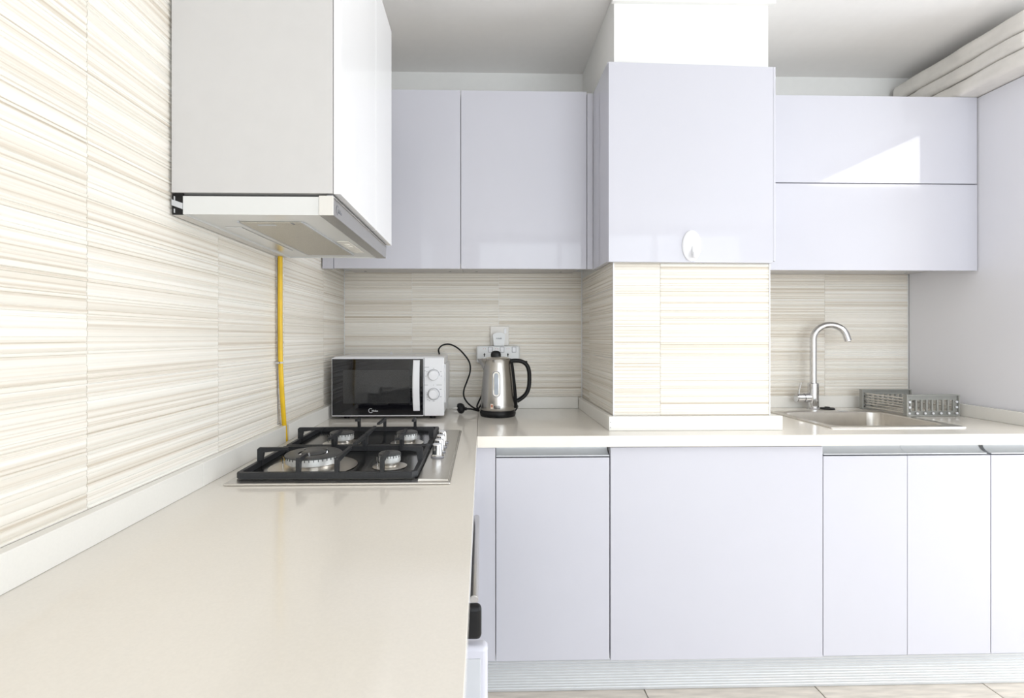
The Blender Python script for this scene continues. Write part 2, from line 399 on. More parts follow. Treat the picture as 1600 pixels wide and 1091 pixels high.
B(.5585, .5765, -.6820, -.641, -.757, -.0385, bev=.001).done('side_panel', 'lacquer', t)
# plinths
def kick(name, horizontal):
    P = [(.0, -.8885)]
    n = 13; z0 = -.886; dz = .122/n
    for k in range(n): P += [(0, z0+dz*k), (-.0018, z0+dz*(k+.2)), (-.0018, z0+dz*(k+.8)), (0, z0+dz*(k+.98))]
    P += [(0, -.7615), (.014, -.7615), (.014, -.8885)]
    if horizontal: return MB().prism([(.545, -.600+d, z) for d, z in P], (2.099, 0, 0)).done(name, 'kick')
    return MB().prism([(.53-d, -2.5, z) for d, z in P], (0, 1.88, 0)).done(name, 'kick')
struct(kick('baseboard_back', True)); struct(kick('baseboard_left', False))

# ------------------------------------------------------------------ left run below the worktop
ov = thing('built_in_oven', 'built-in oven below the cooktop, its steel bar handle showing past the worktop edge', 'oven', (.3, -.97, -.66))
B(.03, .553, -1.268, -.684, -.655, -.045).done('body', 'alu', ov)
B(.5535, .573, -1.268, -.684, -.155, -.045, bev=.002).done('control_panel', 'steel', ov)
d = B(.5535, .575, -1.268, -.684, -.655, -.160, bev=.002).done('door', 'bglass', ov)
h = MB(); h.cyl((.614, -1.227, -.243), (.614, -.730, -.243), .0095, n=20, bev=.001)
h = h.done('handle', 'steel', ov)
for y in (-1.18, -.78): MB().cyl((.5755, y, -.243), (.606, y, -.243), .006, n=12).done('handle_post', 'steel', h)
for k in range(3): MB().cyl((.5735, -1.15+.18*k, -.10), (.590, -1.15+.18*k, -.10), .017, .015, n=24, bev=.002).done('knob', 'steel', ov)
wa = thing('under_counter_appliance', 'white under-counter appliance with black knob below the front worktop edge', 'appliance', (.3, -1.38, -.885))
B(.05, .597, -1.597, -1.272, -.872, -.045, bev=.006).done('body', 'white', wa)
for x in (.10, .55):
    for y in (-1.56, -1.31): MB().cyl((x, y, -.8895), (x, y, -.871), .018, n=16).done('foot', 'black', wa)
dd = B(.5975, .6395, -1.594, -1.572, -.80, -.118, bev=.007, seg=4).done('grip_column', 'lacquer', wa)
B(.606, .629, -1.5955, -1.5925, -.78, -.135, bev=.001).done('side_strip', 'lgrey', dd)
kn = MB(); kn.box(.5975, .6305, -1.594, -1.578, -.1100, -.060, bev=.007, seg=3); kn.done('knob', 'black', wa)
c = thing('base_cabinet', 'base cabinet with a plain white door below the near end of the left worktop', 'cabinet', (.3, -2.05, -.76))
B(.02, .555, -2.50, -1.605, -.759, -.0425).done('body', 'carcass', c)
B(.5555, .575, -2.498, -1.607, -.757, -.0765, bev=.0012).done('door', 'lacquer', c)

# ------------------------------------------------------------------ wall cabinets
def upper(x0, x1, label):
    t = thing('wall_cabinet', label, 'cabinet', ((x0+x1)/2, -.16, .60), 'wall cabinets left of the pillar')
    b = B(x0+.0008, x1-.0008, -.3095, -.002, .6245, 1.300).done('body', 'carcass', t)
    for sx in (x0+.06, x1-.06): MB().cyl((sx, -.05, .6235), (sx, -.05, .6250), .006, n=10).done('screw_cover', 'grey', b)
    B(x0+.0012, x1-.0012, -.331, -.3105, .5995, 1.3065, bev=.0012).done('door', 'lacquer', t); return t
upper(.0475, .5470, 'lavender-white wall cabinet over the microwave, partly hidden by the cooker hood cabinet')
upper(.5470, 1.0495, 'lavender-white wall cabinet over the kettle, left of the pillar')
f = B(.0035, .0465, -.331, -.312, .5985, 1.305, bev=.001).done('filler_panel', 'lacquer'); tag(f, 'slim lavender-white filler strip in the corner behind the cooker hood', 'panel')
t = thing('wall_cabinet', 'lavender-white wall cabinet over the sink with two stacked lift-up doors', 'cabinet', (2.2, -.16, .60))
bd = B(1.668, 2.6445, -.3095, -.002, .6245, 1.2960).done('body', 'carcass', t)
B(1.669, 2.6435, -.331, -.3105, .9515, 1.3035, bev=.0014).done('flap_door', 'lacquer', t)
B(1.669, 2.6450, -.331, -.3105, .5985, .9480, bev=.0014).done('flap_door', 'lacquer', t)
MB().cyl((2.59, -.05, .6235), (2.59, -.05, .6250), .006, n=10).done('screw_cover', 'grey', bd)
# cladding box round the pillar
t = thing('pillar_cladding', 'lavender-white panel box clad around the upper pillar, between the wall cabinets', 'panel', (1.36, -.45, .59))
MB().prism([(1.0745, -.5765, .5925), (1.6572, -.5765, .5905), (1.6572, -.5765, 1.281), (1.0745, -.5765, 1.2915)], (0, .018, 0)).done('front_panel', 'lacquer', t)
B(1.0745, 1.0920, -.558, -.331, .5965, 1.300, bev=.001).done('side_panel', 'lacquer', t)
B(1.0505, 1.0740, -.331, -.312, .5995, 1.300, bev=.001).done('filler_strip', 'lacquer', t)
B(1.6580, 1.6665, -.5765, -.315, .5965, 1.281, bev=.001).done('side_panel', 'lacquer', t)
# adhesive hook
t = thing('adhesive_hook', 'small white oval adhesive hook on the pillar panel', 'hook', (1.366, -.58, .594))
hk = MB(); hk.lathe([(0, 0), (1, 0), (1, .35), (.93, .75), (.75, 1), (0, 1.05)], n=40)
for v in hk.bm.verts: v.co = Vector((1.3663+v.co.x*.0335, -.5770-v.co.z*.006, .6490+v.co.y*.0545))
hk.done('base', 'white', t)
hp = [(1.369, -.582, .650), (1.369, -.589, .630), (1.367, -.597, .613), (1.366, -.604, .605), (1.366, -.609, .612), (1.366, -.611, .622)]
MB().tube(smoothpath(hp, 6), .0085, .004, n=12, up=(1, 0, 0), radii=[.35+.65*min(1, i/10) for i in range(31)]).done('prong', 'white', t)
# tall unit on the right
t = thing('tall_cabinet', 'tall lavender-grey cabinet side panel right of the sink', 'cabinet', (2.95, -.3, -.89))
B(2.6475, 2.6655, -.602, -.002, -.80, 1.302, bev=.001).done('side_panel', 'litlac', t)
B(2.6660, 3.245, -.58, -.002, -.80, 1.300).done('body', 'carcass', t)
B(2.668, 3.243, -.602, -.5805, -.795, .30, bev=.001).done('door', 'lacquer', t); B(2.668, 3.243, -.602, -.5805, .304, 1.298, bev=.001).done('door', 'lacquer', t)
B(2.66, 3.24, -.55, -.01, -.89, -.8005).done('plinth', 'kick', t)

# ------------------------------------------------------------------ cooker hood and its cabinet
t = thing('hood_cabinet', 'tall white wall cabinet with two doors above the cooker hood', 'cabinet', (.17, -1.0, .62))
b_ = B(.004, .3275, -1.2895, -.712, .6215, 1.300, bev=.0008).done('body', 'carcass', t)
B(.3290, .3430, -1.2895, -.9473, .6205, 1.302, bev=.0008).done('door', 'hoodlac', t)
B(.3290, .3430, -.9437, -.712, .6205, 1.302, bev=.0008).done('door', 'hoodlac', t)
h = thing('cooker_hood', 'slim white pull-out cooker hood with a steel front bar under the wall cabinet', 'cooker hood', (.17, -1.0, .577))
m = MB()   # casing: open-bottom tray with an inset floor
m.box(.0265, .2990, -1.2885, -1.2865, .5775, .6145); m.box(.0265, .2990, -.730, -.728, .5775, .6145)
m.box(.0265, .0285, -1.2865, -.730, .5775, .6145); m.box(.2970, .2990, -1.2865, -.730, .5775, .6145)
m.box(.0285, .2970, -1.2865, -.730, .5805, .6145)
cs = m.done('casing', 'hoodw', h)
B(.105, .238, -1.215, -.785, .5775, .5803, bev=.001).done('grease_filter', 'mesh', h)
MB().box(.1005, .1045, -1.220, -.780, .5772, .5803).box(.2385, .2425, -1.220, -.780, .5772, .5803).box(.1045, .2385, -.7845, -.780, .5772, .5803).done('filter_frame', 'lgrey', h)
B(.135, .175, -1.200, -1.190, .5762, .5775, bev=.0006).done('filter_latch', 'lgrey', h)
B(.215, .219, -1.218, -1.200, .5764, .5772).done('filter_clip', 'grey', h)
B(.045, .083, -1.16, -.85, .5785, .5803, bev=.0008).done('cover_plate', 'alu', h)
l_ = B(.252, .283, -1.00, -.83, .5778, .5803, bev=.001).done('lamp_cover', 'lamp', h)
for y in (-.955, -.925): MB().cyl((.267, y, .5768), (.267, y, .5780), .008, n=16).done('lamp_bulb', 'lamp', l_)
fb = B(.3005, .3288, -1.288, -.728, .5772, .6150, bev=.0008).done('front_bar', 'hoodsteel', h)
B(.3000, .3290, -1.2915, -1.2885, .5768, .6165, bev=.0008).done('end_cap', 'edge', fb)
B(.3290, .3305, -1.288, -.728, .6120, .6150).done('bright_edge', 'chrome', fb)
B(.315, .327, -1.288, -.73, .6152, .6190).done('slot_strip', 'grey', h)
swoosh_logo(fb, (.3290, -1.260, .595), .0175, 'grey', xd=(0, 1, 0))
wbk = B(.0035, .0255, -1.286, -1.283, .5775, .6205).done('wall_bracket', 'black', h)
MB().prism([(.0035, -1.2885, .6080), (.0255, -1.2885, .6000), (.0255, -1.2885, .5880), (.0035, -1.2885, .5960)], (0, .0022, 0)).done('bracket_strap', 'lgrey', wbk)
for z in (.6105, .5850): B(.0075, .0095, -1.2875, -1.286, z-.004, z+.004).done('bracket_slot', 'lgrey', wbk)
B(.0035, .0255, -1.283, -.74, .5765, .5785).done('rear_lip', 'edge', h)

# ------------------------------------------------------------------ gas pipe
g = thing('gas_pipe', 'yellow painted gas pipe running down the tiled wall behind the cooktop', 'pipe', (.012, -.74, .0))
gp = smoothpath([(.0125, -.7644, .576), (.0125, -.7644, .45), (.0125, -.7640, .34), (.0125, -.7615, .25), (.0128, -.7535, .17), (.0130, -.7400, .085), (.0132, -.7245, .002)], 8)
MB().tube(gp, .0072, n=14).done('pipe', 'yellow', g)
cl = MB(); cl.cyl((.0125, -.7617, .248), (.0125, -.7617, .253), .0088, n=16); cl = cl.done('clamp', 'lgrey', g)
MB().cyl((.004, -.777, .2505), (.016, -.777, .2505), .0035, n=10).cyl((.004, -.771, .2505), (.012, -.777, .2505), .002, n=8).done('clamp_screw', 'chrome', cl)

# ------------------------------------------------------------------ cooktop
k = thing('cooktop', 'four-burner steel gas cooktop with black cast iron grates', 'cooktop', (.31, -.89, 0))
m = MB(); m.box(.0615, .5605, -1.201, -.579, .0003, .0055, bev=.0024, seg=3); pt = m.done('steel_plate', 'steel', k)
B(.076, .478, -1.168, -.594, .0056, .0072, bev=.0007).done('recessed_tray', 'tray', k)
# raised knob panel
MB().prism([(.4870, -1.190, .0057), (.5560, -1.190, .0057), (.5545, -1.188, .0085), (.4885, -1.188, .0105)], (0, .60, 0)).done('knob_panel', 'steel', k)
for y in (-.800, -.860, -.920, -.980):
    kk = MB().lathe([(0, 0), (.0165, 0), (.0165, .004), (.0145, .006), (.0135, .008), (.0128, .032), (.0118, .0345), (0, .035)], (.5125, y, .0100), n=28).done('knob', 'chrome', k)
    MB().lathe([(.0170, 0), (.0178, 0), (.0178, .0035), (.0167, .0035)], (.5125, y, .0098), n=28).done('knob_ring', 'grey', kk)
def burner(x, y, r, wok=False):
    b = MB().lathe([(0, 0), (r*1.55, 0), (r*1.6, .0015), (r*1.2, .004), (r*.8, .0045), (r*.8, .012)], (x, y, .0073), n=36).done('burner', 'sinksteel', k)
    h = .010; m = MB(); n = 36
    m.lathe([(r*.62, .0), (r*.90, .0), (r, .003), (r, h+.009), (r*.6, h+.009)], (x, y, .0185), n=n)
    m.done('flame_ring', 'ringalu', b)
    m = MB()
    for i in range(int(24 if not wok else 40)):      # flame slots
        a = 2*math.pi*i/(24 if not wok else 40); cx, cy = x+r*math.cos(a), y+r*math.sin(a)
        q = bmesh.new(); bmesh.ops.create_cube(q, size=1)
        bmesh.ops.scale(q, vec=(.0022, .0017, .005), verts=q.verts)
        m.join(q, Matrix.Translation((cx, cy, .0350)) @ Matrix.Rotation(a, 4, 'Z'))
    m.done('flame_slots', 'cap', b, kind='stuff')
    if wok:
        MB().lathe([(r*.55, 0), (r*1.03, 0), (r*1.03, .0025), (r*.97, .005), (r*.55, .0045)], (x, y, .0376), n=48).done('burner_cap', 'cap', b)
        MB().lathe([(r*.36, 0), (r*.55, 0), (r*.55, .003), (r*.36, .004)], (x, y, .0370), n=36).done('inner_ring', 'chrome', b)
        MB().lathe([(0, 0), (r*.44, 0), (r*.44, .002), (r*.38, .0050), (0, .006)], (x, y, .0412), n=36).done('inner_cap', 'cap', b)
        for a in (.6, 2.6, 4.7): MB().cyl((x+r*.5*math.cos(a), y+r*.5*math.sin(a), .040), (x+r*.5*math.cos(a), y+r*.5*math.sin(a), .048), .0022, n=8).done('pin', 'chrome', b)
    else:
        MB().lathe([(0, 0), (r*1.02, 0), (r*1.02, .003), (r*.9, .0055), (0, .0065)], (x, y, .0376), n=36).done('burner_cap', 'cap', b)
    MB().cyl((x-r*1.08, y-.012, .008), (x-r*1.08, y-.012, .034), .0018, n=10).done('igniter', 'chrome', b)
burner(.213, -1.060, .066, True); burner(.402, -1.065, .0265); burner(.208, -.790, .035); burner(.404, -.790, .031)
def grate(y0, y1, yb):
    x0, x1 = .072, .484; w = .011; z0, z1 = .0078, .0215; top = .054
    fr = MB()
    c_ = .012
    out = [(x0+c_, y0), (x1-c_, y0), (x1, y0+c_), (x1, y1-c_*.3), (x1-c_*.3, y1), (x0+c_*.3, y1), (x0, y1-c_*.3), (x0, y0+c_)]
    ins = [(x0+c_+w*.5, y0+w), (x1-c_-w*.5, y0+w), (x1-w, y0+c_+w*.5), (x1-w, y1-w-.003), (x1-w-.003, y1-w), (x0+w+.003, y1-w), (x0+w, y1-w-.003), (x0+w, y0+c_+w*.5)]
    n = len(out); V = [[fr.bm.verts.new((p[0], p[1], z)) for p in P] for P, z in ((out, z0), (out, z1-.003), ([((a[0]*.85+b[0]*.15), (a[1]*.85+b[1]*.15)) for a, b in zip(out, ins)], z1), (ins, z1), (ins, z0))]
    V.append(V[0])
    for A, Bq in zip(V, V[1:]):
        for i in range(n): fr.bm.faces.new((A[i], A[(i+1) % n], Bq[(i+1) % n], Bq[i]))
    for x, y in ((x0+.012, y0+.012), (x1-.012, y0+.012), (x0+.012, y1-.012), (x1-.012, y1-.012)): fr.cyl((x, y, .0074), (x, y, .012), .005, n=10)
    o = fr.done('grate', 'cast', k)
    def finger(px, py, dx, dy, L):
        """upright from the frame, then an arm reaching inwards"""
        q = Vector((px, py, 0)); d = Vector((dx, dy, 0)); s = Vector((-dy, dx, 0))*.0042
        P = [q+Vector((0, 0, z0)), q+Vector((0, 0, top-.004)), q+d*.004+Vector((0, 0, top)), q+d*L+Vector((0, 0, top)), q+d*L+Vector((0, 0, top-.006)), q+d*.016+Vector((0, 0, top-.012)), q+d*.011+Vector((0, 0, z0))]
        MB().prism([p-s for p in P], s*2).done('grate_finger', 'cast', o)
    for x, L in ((.213, .060), (.300, .125), (.403, .075)):
        finger(x, y0+.001, 0, 1, L if x != .213 else (.052 if y0 < -1 else .065)); finger(x, y1-.001, 0, -1, L*.8 if x != .300 else .118)
    finger(x0+.001, yb, 1, 0, .075); finger(x1-.001, yb, -1, 0, .050)
grate(-1.172, -.886, -1.055); grate(-.882, -.590, -.780)

# ------------------------------------------------------------------ microwave
mw = thing('microwave', 'white microwave oven with black glass door in the corner behind the cooktop', 'microwave', (.258, -.17, 0))
X0, X1, Y0, Z0, Z1 = .0345, .4805, -.3150, .0130, .2500
bo = B(X0+.002, X1-.004, Y0+.020, -.030, Z0+.002, Z1, bev=.006, seg=3).done('body', 'white', mw)
for x in (X0+.05, X1-.05):
    for y in (-.27, -.07): MB().cyl((x, y, .0003), (x, y, Z0+.004), .012, .014, n=16).done('foot', 'black', mw)
XD = .3985
dr = B(X0, XD, Y0, Y0+.0195, Z0, Z1-.0045, bev=.004, seg=3).done('door', 'white', mw)
B(X0+.0030, XD-.0012, Y0-.0012, Y0+.002, Z0+.0045, Z1-.0085, bev=.001).done('door_glass', 'bglass', dr)
B(X0+.046, XD-.054, Y0-.0017, Y0, Z0+.052, Z1-.052, bev=.0004).done('window', 'win', dr)
# curved white handle
hp = MB(); hx0, hx1 = .3585, .3835; zs = [.036+(.2370-.036)*i/12 for i in range(13)]
V = []
for z_ in zs:
    s_ = (z_-.1365)/.1005; yb = Y0-.022+.014*s_*s_; xo = -.0035*s_*s_*-1
    V.append([hp.bm.verts.new((x, y, z_)) for x, y in ((hx0-.002+xo*.5, yb+.004), (hx0+.001, yb), (hx1-.001, yb), (hx1+.001, yb+.004), (hx1-.001, yb+.009), (hx0+.001, yb+.009))])
for A, Bq in zip(V, V[1:]):
    for i in range(6): hp.bm.faces.new((A[i], A[(i+1) % 6], Bq[(i+1) % 6], Bq[i]))
hp.bm.faces.new(V[0]); hp.bm.faces.new(V[-1])
hp.box(hx0+.002, hx1-.002, Y0-.010, Y0-.0008, .038, .050); hp.box(hx0+.002, hx1-.002, Y0-.010, Y0-.0008, .223, .235)
hp.done('handle', 'white', dr)
swoosh_logo(dr, (.190, Y0-.0012, .0365), .0165, 'lgrey')
cp = B(XD+.0015, X1, Y0, Y0+.0195, Z0+.001, Z1-.0030, bev=.004, seg=3).done('control_panel', 'white', mw)
B(X1-.0045, X1+.004, Y0+.030, -.04, Z0+.05, Z1-.030, bev=.002).done('side_vent', 'white', mw)
kx = .4385
for kz, a0, a1 in ((.1765, -5, 185), (.1015, 0, 360)):
    kb = MB().lathe([(0, 0), (.0205, 0), (.0205, .006), (.0190, .013), (.0175, .0145), (0, .015)], n=36)
    for v in kb.bm.verts: v.co = Vector((kx+v.co.x, Y0-.0002-v.co.z, kz+v.co.y))
    kb = kb.done('knob', 'white', cp)
    ring((kx, Y0-.0001, kz), .0232, .0018, a0=a0, a1=a1).done('dial_ring', 'grey', kb)
    if a1 == 360: ring((kx, Y0-.0152, kz), .0165, .0008, d=.0003).done('knob_line', 'lgrey', kb)
pm = MB()
for x0, x1, z_ in ((-.036, -.018, .2075), (-.036, -.032, .193), (-.030, -.024, .190), (-.033, -.028, .172), (.026, .032, .190), (.028, .033, .172), (-.002, .003, .203),
                   (-.036, -.022, .1365), (.011, .033, .1365), (-.0015, .0015, .1365), (.024, .032, .120), (.024, .032, .090), (-.003, .004, .0725), (-.026, -.020, .078), (-.019, -.014, .0735), (-.028, -.0255, .098), (-.028, -.0255, .106), (-.027, -.024, .088)):
    pm.box(kx+x0, kx+x1, Y0-.0003, Y0+.0005, z_, z_+.0016)
pm.done('dial_print', 'grey', cp, kind='stuff')
MB().prism([(.214, -.036, Z1-.001), (.228, -.036, Z1-.001), (.224, -.036, Z1+.010), (.218, -.036, Z1+.012)], (0, .006, 0)).done('rear_tab', 'white', bo)
# cord and plug: out over the top, down behind the kettle and back to the plug
cd = [(.440, -.060, .2515), (.436, -.052, .272), (.452, -.048, .291), (.484, -.048, .296), (.520, -.050, .280), (.553, -.056, .248), (.576, -.062, .212), (.578, -.070, .172), (.565, -.078, .132), (.552, -.088, .096), (.552, -.105, .066), (.570, -.128, .040), (.597, -.148, .022), (.616, -.152, .020), (.630, -.150, .045), (.634, -.146, .080), (.622, -.148, .058), (.610, -.156, .030), (.618, -.162, .012), (.604, -.172, .016), (.584, -.182, .022), (.560, -.190, .024)]
cdo = MB().tube(smoothpath(cd, 6), .0036, n=10, up=(0, 1, .1)).done('power_cord', 'rubber', mw)
pg = MB()
pg.lathe([(0, 0), (.012, 0), (.0205, .004), (.0235, .012), (.0225, .020), (.016, .028), (.008, .031), (0, .031)], n=8)
bmesh.ops.transform(pg.bm, matrix=Matrix.Translation((.528, -.194, .0245)) @ Matrix.Rotation(math.radians(20), 4, 'Z') @ Matrix.Rotation(math.radians(82), 4, 'Y') @ Matrix.Rotation(math.radians(22), 4, 'Z'), verts=pg.bm.verts)
pg.tube([(.548, -.192, .0245), (.566, -.189, .024)], .007, n=10)
pgo = pg.done('plug', 'rubber', mw)
MB().box(.506, .529, -.196, -.192, .026, .032).box(.512, .529, -.206, -.202, .014, .018).done('plug_pin', 'chrome', pgo)

# ------------------------------------------------------------------ kettle
KX, KY = .6975, -.222
kt = thing('electric_kettle', 'brushed steel electric kettle with black handle and base', 'kettle', (KX, KY, 0))
MB().lathe([(0, .0003), (.070, .0003), (.0735, .003), (.0755, .012), (.0755, .018), (.0725, .022), (.0710, .0265), (0, .0265)], (KX, KY, 0), n=56).done('base', 'black', kt)
pr = [(.0700, .027), (.0712, .030), (.0712, .045), (.0700, .075), (.0675, .115), (.0640, .155), (.0595, .195), (.0555, .222), (.0530, .234), (.0515, .2365), (.0505, .2365)]
bd = MB().lathe([(0, .027)]+pr+[(0, .2365)], (KX, KY, 0), n=64).done('body', 'steel_v', kt, ang=50)
ld = MB().lathe([(0, .2366), (.0515, .2366), (.0525, .239), (.0490, .2425), (.036, .2455), (.020, .2475), (0, .248)], (KX-.001, KY, 0), n=56).done('lid', 'steel', kt)
kb = MB().lathe([(0, 0), (.0215, 0), (.0215, .010), (.0195, .017), (.013, .0225), (.005, .0245), (0, .0247)], n=28)
for v in kb.bm.verts: v.co = Vector((KX-.008+v.co.x, KY+v.co.y*.55, .2470+v.co.z))
kb.done('lid_knob', 'black', ld)
# spout: tapering V pulled out of the body to the left
sp = MB()
def sec(z, out, wdt, n=9):
    r = next((pr[i][0]+(pr[i+1][0]-pr[i][0])*(z-pr[i][1])/(pr[i+1][1]-pr[i][1]) for i in range(len(pr)-2) if pr[i][1] <= z <= pr[i+1][1]), .053)
    r -= .004; L = []
    for i in range(n):
        t = -1+2*i/(n-1); y = wdt*t; x0 = math.sqrt(max(r*r-y*y, 1e-6)); L.append((KX-(x0+out*(1-abs(t)**1.6)), KY+y, z))
    return L
SL = [sec(z, o, w) for z, o, w in ((.185, .002, .004), (.198, .008, .012), (.211, .017, .017), (.224, .027, .021), (.2375, .037, .022))]
W_ = [[sp.bm.verts.new(p) for p in L] for L in SL]
for A, Bq in zip(W_, W_[1:]):
    for i in range(8): sp.bm.faces.new((A[i], A[i+1], Bq[i+1], Bq[i]))
IN = [[sp.bm.verts.new((p[0]+.0018, p[1]*1+(KY-p[1])*.06, p[2])) for p in L] for L in SL]
for A, Bq in zip(IN, IN[1:]):
    for i in range(8): sp.bm.faces.new((A[i], Bq[i], Bq[i+1], A[i+1]))
for i in range(8): sp.bm.faces.new((W_[-1][i], W_[-1][i+1], IN[-1][i+1], IN[-1][i]))
sp.done('spout', 'steel_v', kt)
# handle: back spine against the body and the D-shaped grip
hs = MB().tube(smoothpath([(KX+.048, KY, .2345), (KX+.0570, KY, .2200), (KX+.0640, KY, .1700), (KX+.0715, KY, .1000), (KX+.0760, KY, .0330)], 6), .014, .0075, n=14, up=(0, 1, 0)).done('handle_spine', 'black', kt)
hp = smoothpath([(KX+.050, KY, .228), (KX+.075, KY, .2300), (KX+.100, KY, .2265), (KX+.120, KY, .213), (KX+.1305, KY, .188), (KX+.1325, KY, .150), (KX+.1290, KY, .115), (KX+.118, KY, .090), (KX+.100, KY, .073), (KX+.080, KY, .060)], 6)
hd = MB().tube(hp, .014, .0088, n=16, up=(0, 1, 0)).done('handle', 'black', kt)
B(KX+.106, KX+.124, KY-.007, KY+.007, .2160, .2290, bev=.003).done('lid_button', 'black', hd)
# water gauge, badge, sticker on the front of the body
def front_y(z, x):
    r = next((pr[i][0]+(pr[i+1][0]-pr[i][0])*(z-pr[i][1])/(pr[i+1][1]-pr[i][1]) for i in range(len(pr)-2) if pr[i][1] <= z <= pr[i+1][1]), .07)
    return KY-math.sqrt(max(r*r-(x-KX)**2, 1e-6))
def decal(name, m, parent, cx, cz, w, h, rad, d, frame=0):
    """patch hugging the body: rounded rectangle outline projected on the kettle wall"""
    b = MB(); n = 8; P = []
    for qx, qz, a0 in ((w/2-rad, h/2-rad, 0), (-w/2+rad, h/2-rad, 90), (-w/2+rad, -h/2+rad, 180), (w/2-rad, -h/2+rad, 270)):
        for i in range(n+1):
            a = math.radians(a0+90*i/n); P.append((cx+qx+rad*math.cos(a), cz+qz+rad*math.sin(a)))
    def lift(P, d): return [b.bm.verts.new((x, front_y(z, x)-d, z)) for x, z in P]
    if frame:
        Q = [(cx+(x-cx)*(1-2*frame/w), cz+(z-cz)*(1-2*frame/h)) for x, z in P]
        A = lift(P, d); Bq = lift(Q, d); A0 = lift(P, -.001); n_ = len(A)
        for i in range(n_):
            b.bm.faces.new((A[i], A[(i+1) % n_], Bq[(i+1) % n_], Bq[i])); b.bm.faces.new((A0[i], A0[(i+1) % n_], A[(i+1) % n_], A[i]))
    else:
        rows = []
        A = lift(P, d); A0 = lift(P, -.001); n_ = len(A)
        f = b.bm.faces.new(A)
        for i in range(n_): b.bm.faces.new((A0[i], A0[(i+1) % n_], A[(i+1) % n_], A[i]))
    return b.done(name, m, parent)
gx = KX-.008
decal('gauge_rim', 'grey', bd, gx, .1375, .0330, .104, .0150, .0010, frame=.0022)
decal('gauge_frame', 'steel', bd, gx, .1375, .0285, .099, .0140, .0006)
decal('water_gauge', 'blue', bd, gx, .1375, .0165, .088, .0080, .0014)
decal('sticker', 'sticker', bd, gx-.018, .0475, .0105, .0200, .0008, .0006)
decal('sticker_print', 'orange', bd, gx-.018, .0490, .0070, .0105, .0034, .0012)
bg_ = decal('badge', 'black', bd, gx+.0040, .0435, .0240, .0130, .0020, .0006, frame=.0010)
text('badge_lettering', 'BLACK+', .0072, 'black', bd, (gx+.0040, front_y(.045, gx+.004)-.0010, .0460), bold=.0002)
text('badge_lettering', 'DECKER', .0058, 'black', bd, (gx+.0040, front_y(.041, gx+.004)-.0010, .0405), bold=.0002)
cp_ = smoothpath([(KX+.060, KY+.005, .030), (KX+.078, KY+.008, .033), (KX+.083, KY+.010, .040), (KX+.083, KY+.02, .030), (KX+.070, KY+.045, .010), (KX+.040, KY+.085, .004), (KX-.02, KY+.10, .004), (KX-.055, KY+.085, .005)], 6)
MB().tube(cp_, .0030, n=8, up=(0, .2, 1)).done('power_cord', 'rubber', kt)

# ------------------------------------------------------------------ socket, plug-in adapter block
s = thing('wall_socket', 'cream wall socket plate with a switch on the tiles above the kettle', 'socket', (.713, -.01, .288))
B(.6697, .7557, -.0095, -.0010, .2890, .3785, bev=.002).done('plate', 'socket', s)
B(.7330, .7440, -.0125, -.0096, .3440, .3680, bev=.001).done('switch', 'white', s)
s = thing('adapter_block', 'white three-way adapter block with switches plugged in behind the kettle', 'adapter', (.705, -.035, .21))
b_ = B(.6065, .8035, -.0500, -.0105, .2120, .2885, bev=.010, seg=4).done('body', 'strip', s)
m = MB(); P = []
for i in range(13):
    a = math.radians(180*i/12); P.append((.7085-.0285*math.cos(a)*-1, -.0505, .335+.0145*math.sin(a)))
P = [(.7370, -.0505, .335)]+[(.7085+.0285*math.cos(math.radians(180*i/12)), -.0505, .335+.0145*math.sin(math.radians(180*i/12))) for i in range(1, 12)]+[(.680, -.0505, .335), (.6855, -.0505, .289), (.7315, -.0505, .289)]
pp = MB().prism(P, (0, .0405, 0)).done('plug', 'strip', s)
text('lettering', 'rotek', .0115, 'grey', pp, (.7085, -.0507, .3225), bold=.0002)
for x in (.6695, .7230, .7765):
    f_ = B(x-.0095, x+.0095, -.0512, -.0498, .2595, .2840, bev=.0006).done('switch_frame', 'grey', b_)
    B(x-.0078, x+.0078, -.0535, -.0511, .2612, .2822, bev=.0008).done('switch', 'white', f_)
for x in (.6425, .6975, .7490):
    MB().cyl((x-.0045, -.0505, .2755), (x-.0045, -.0499, .2755), .0013, n=8).cyl((x+.0045, -.0505, .2755), (x+.0045, -.0499, .2755), .0013, n=8).done('indicator', 'red', b_)
    MB().box(x-.0022, x+.0022, -.0503, -.0497, .2400, .2480).prism([(x-.0048, -.0503, .2480), (x+.0048, -.0503, .2480), (x, -.0503, .2570)], (0, .0008, 0)).done('earth_hole', 'black', b_)
    MB().box(x-.0150, x-.0060, -.0503, -.0497, .2265, .2315).box(x+.0060, x+.0150, -.0503, -.0497, .2265, .2315).done('pin_hole', 'grey', b_)

# ------------------------------------------------------------------ sink, tap, plug
t = thing('sink', 'rectangular stainless steel sink set into the worktop below the tap', 'sink', (2.13, -.34, -.18))
def rrect(x0, x1, y0, y1, r, z, n=6):
    P = []
    for cx, cy, a0 in ((x1-r, y1-r, 0), (x0+r, y1-r, 90), (x0+r, y0+r, 180), (x1-r, y0+r, 270)):
        for i in range(n+1):
            a = math.radians(a0+90*i/n); P.append((cx+r*math.cos(a), cy+r*math.sin(a), z))
    return P
m = MB(); L = [rrect(1.885, 2.385, -.5485, -.140, .004, .0004), rrect(1.886, 2.384, -.5475, -.141, .004, .0042), rrect(1.915, 2.350, -.520, -.178, .045, .0042), rrect(1.918, 2.347, -.517, -.181, .045, .001), rrect(1.925, 2.340, -.510, -.188, .045, -.10), rrect(1.933, 2.332, -.502, -.196, .045, -.150), rrect(1.950, 2.315, -.485, -.213, .045, -.160)]
V = [[m.bm.verts.new(p) for p in q] for q in L]; n = len(V[0])
for A, Bq in zip(V, V[1:]):
    for i in range(n): m.bm.faces.new((A[i], A[(i+1) % n], Bq[(i+1) % n], Bq[i]))
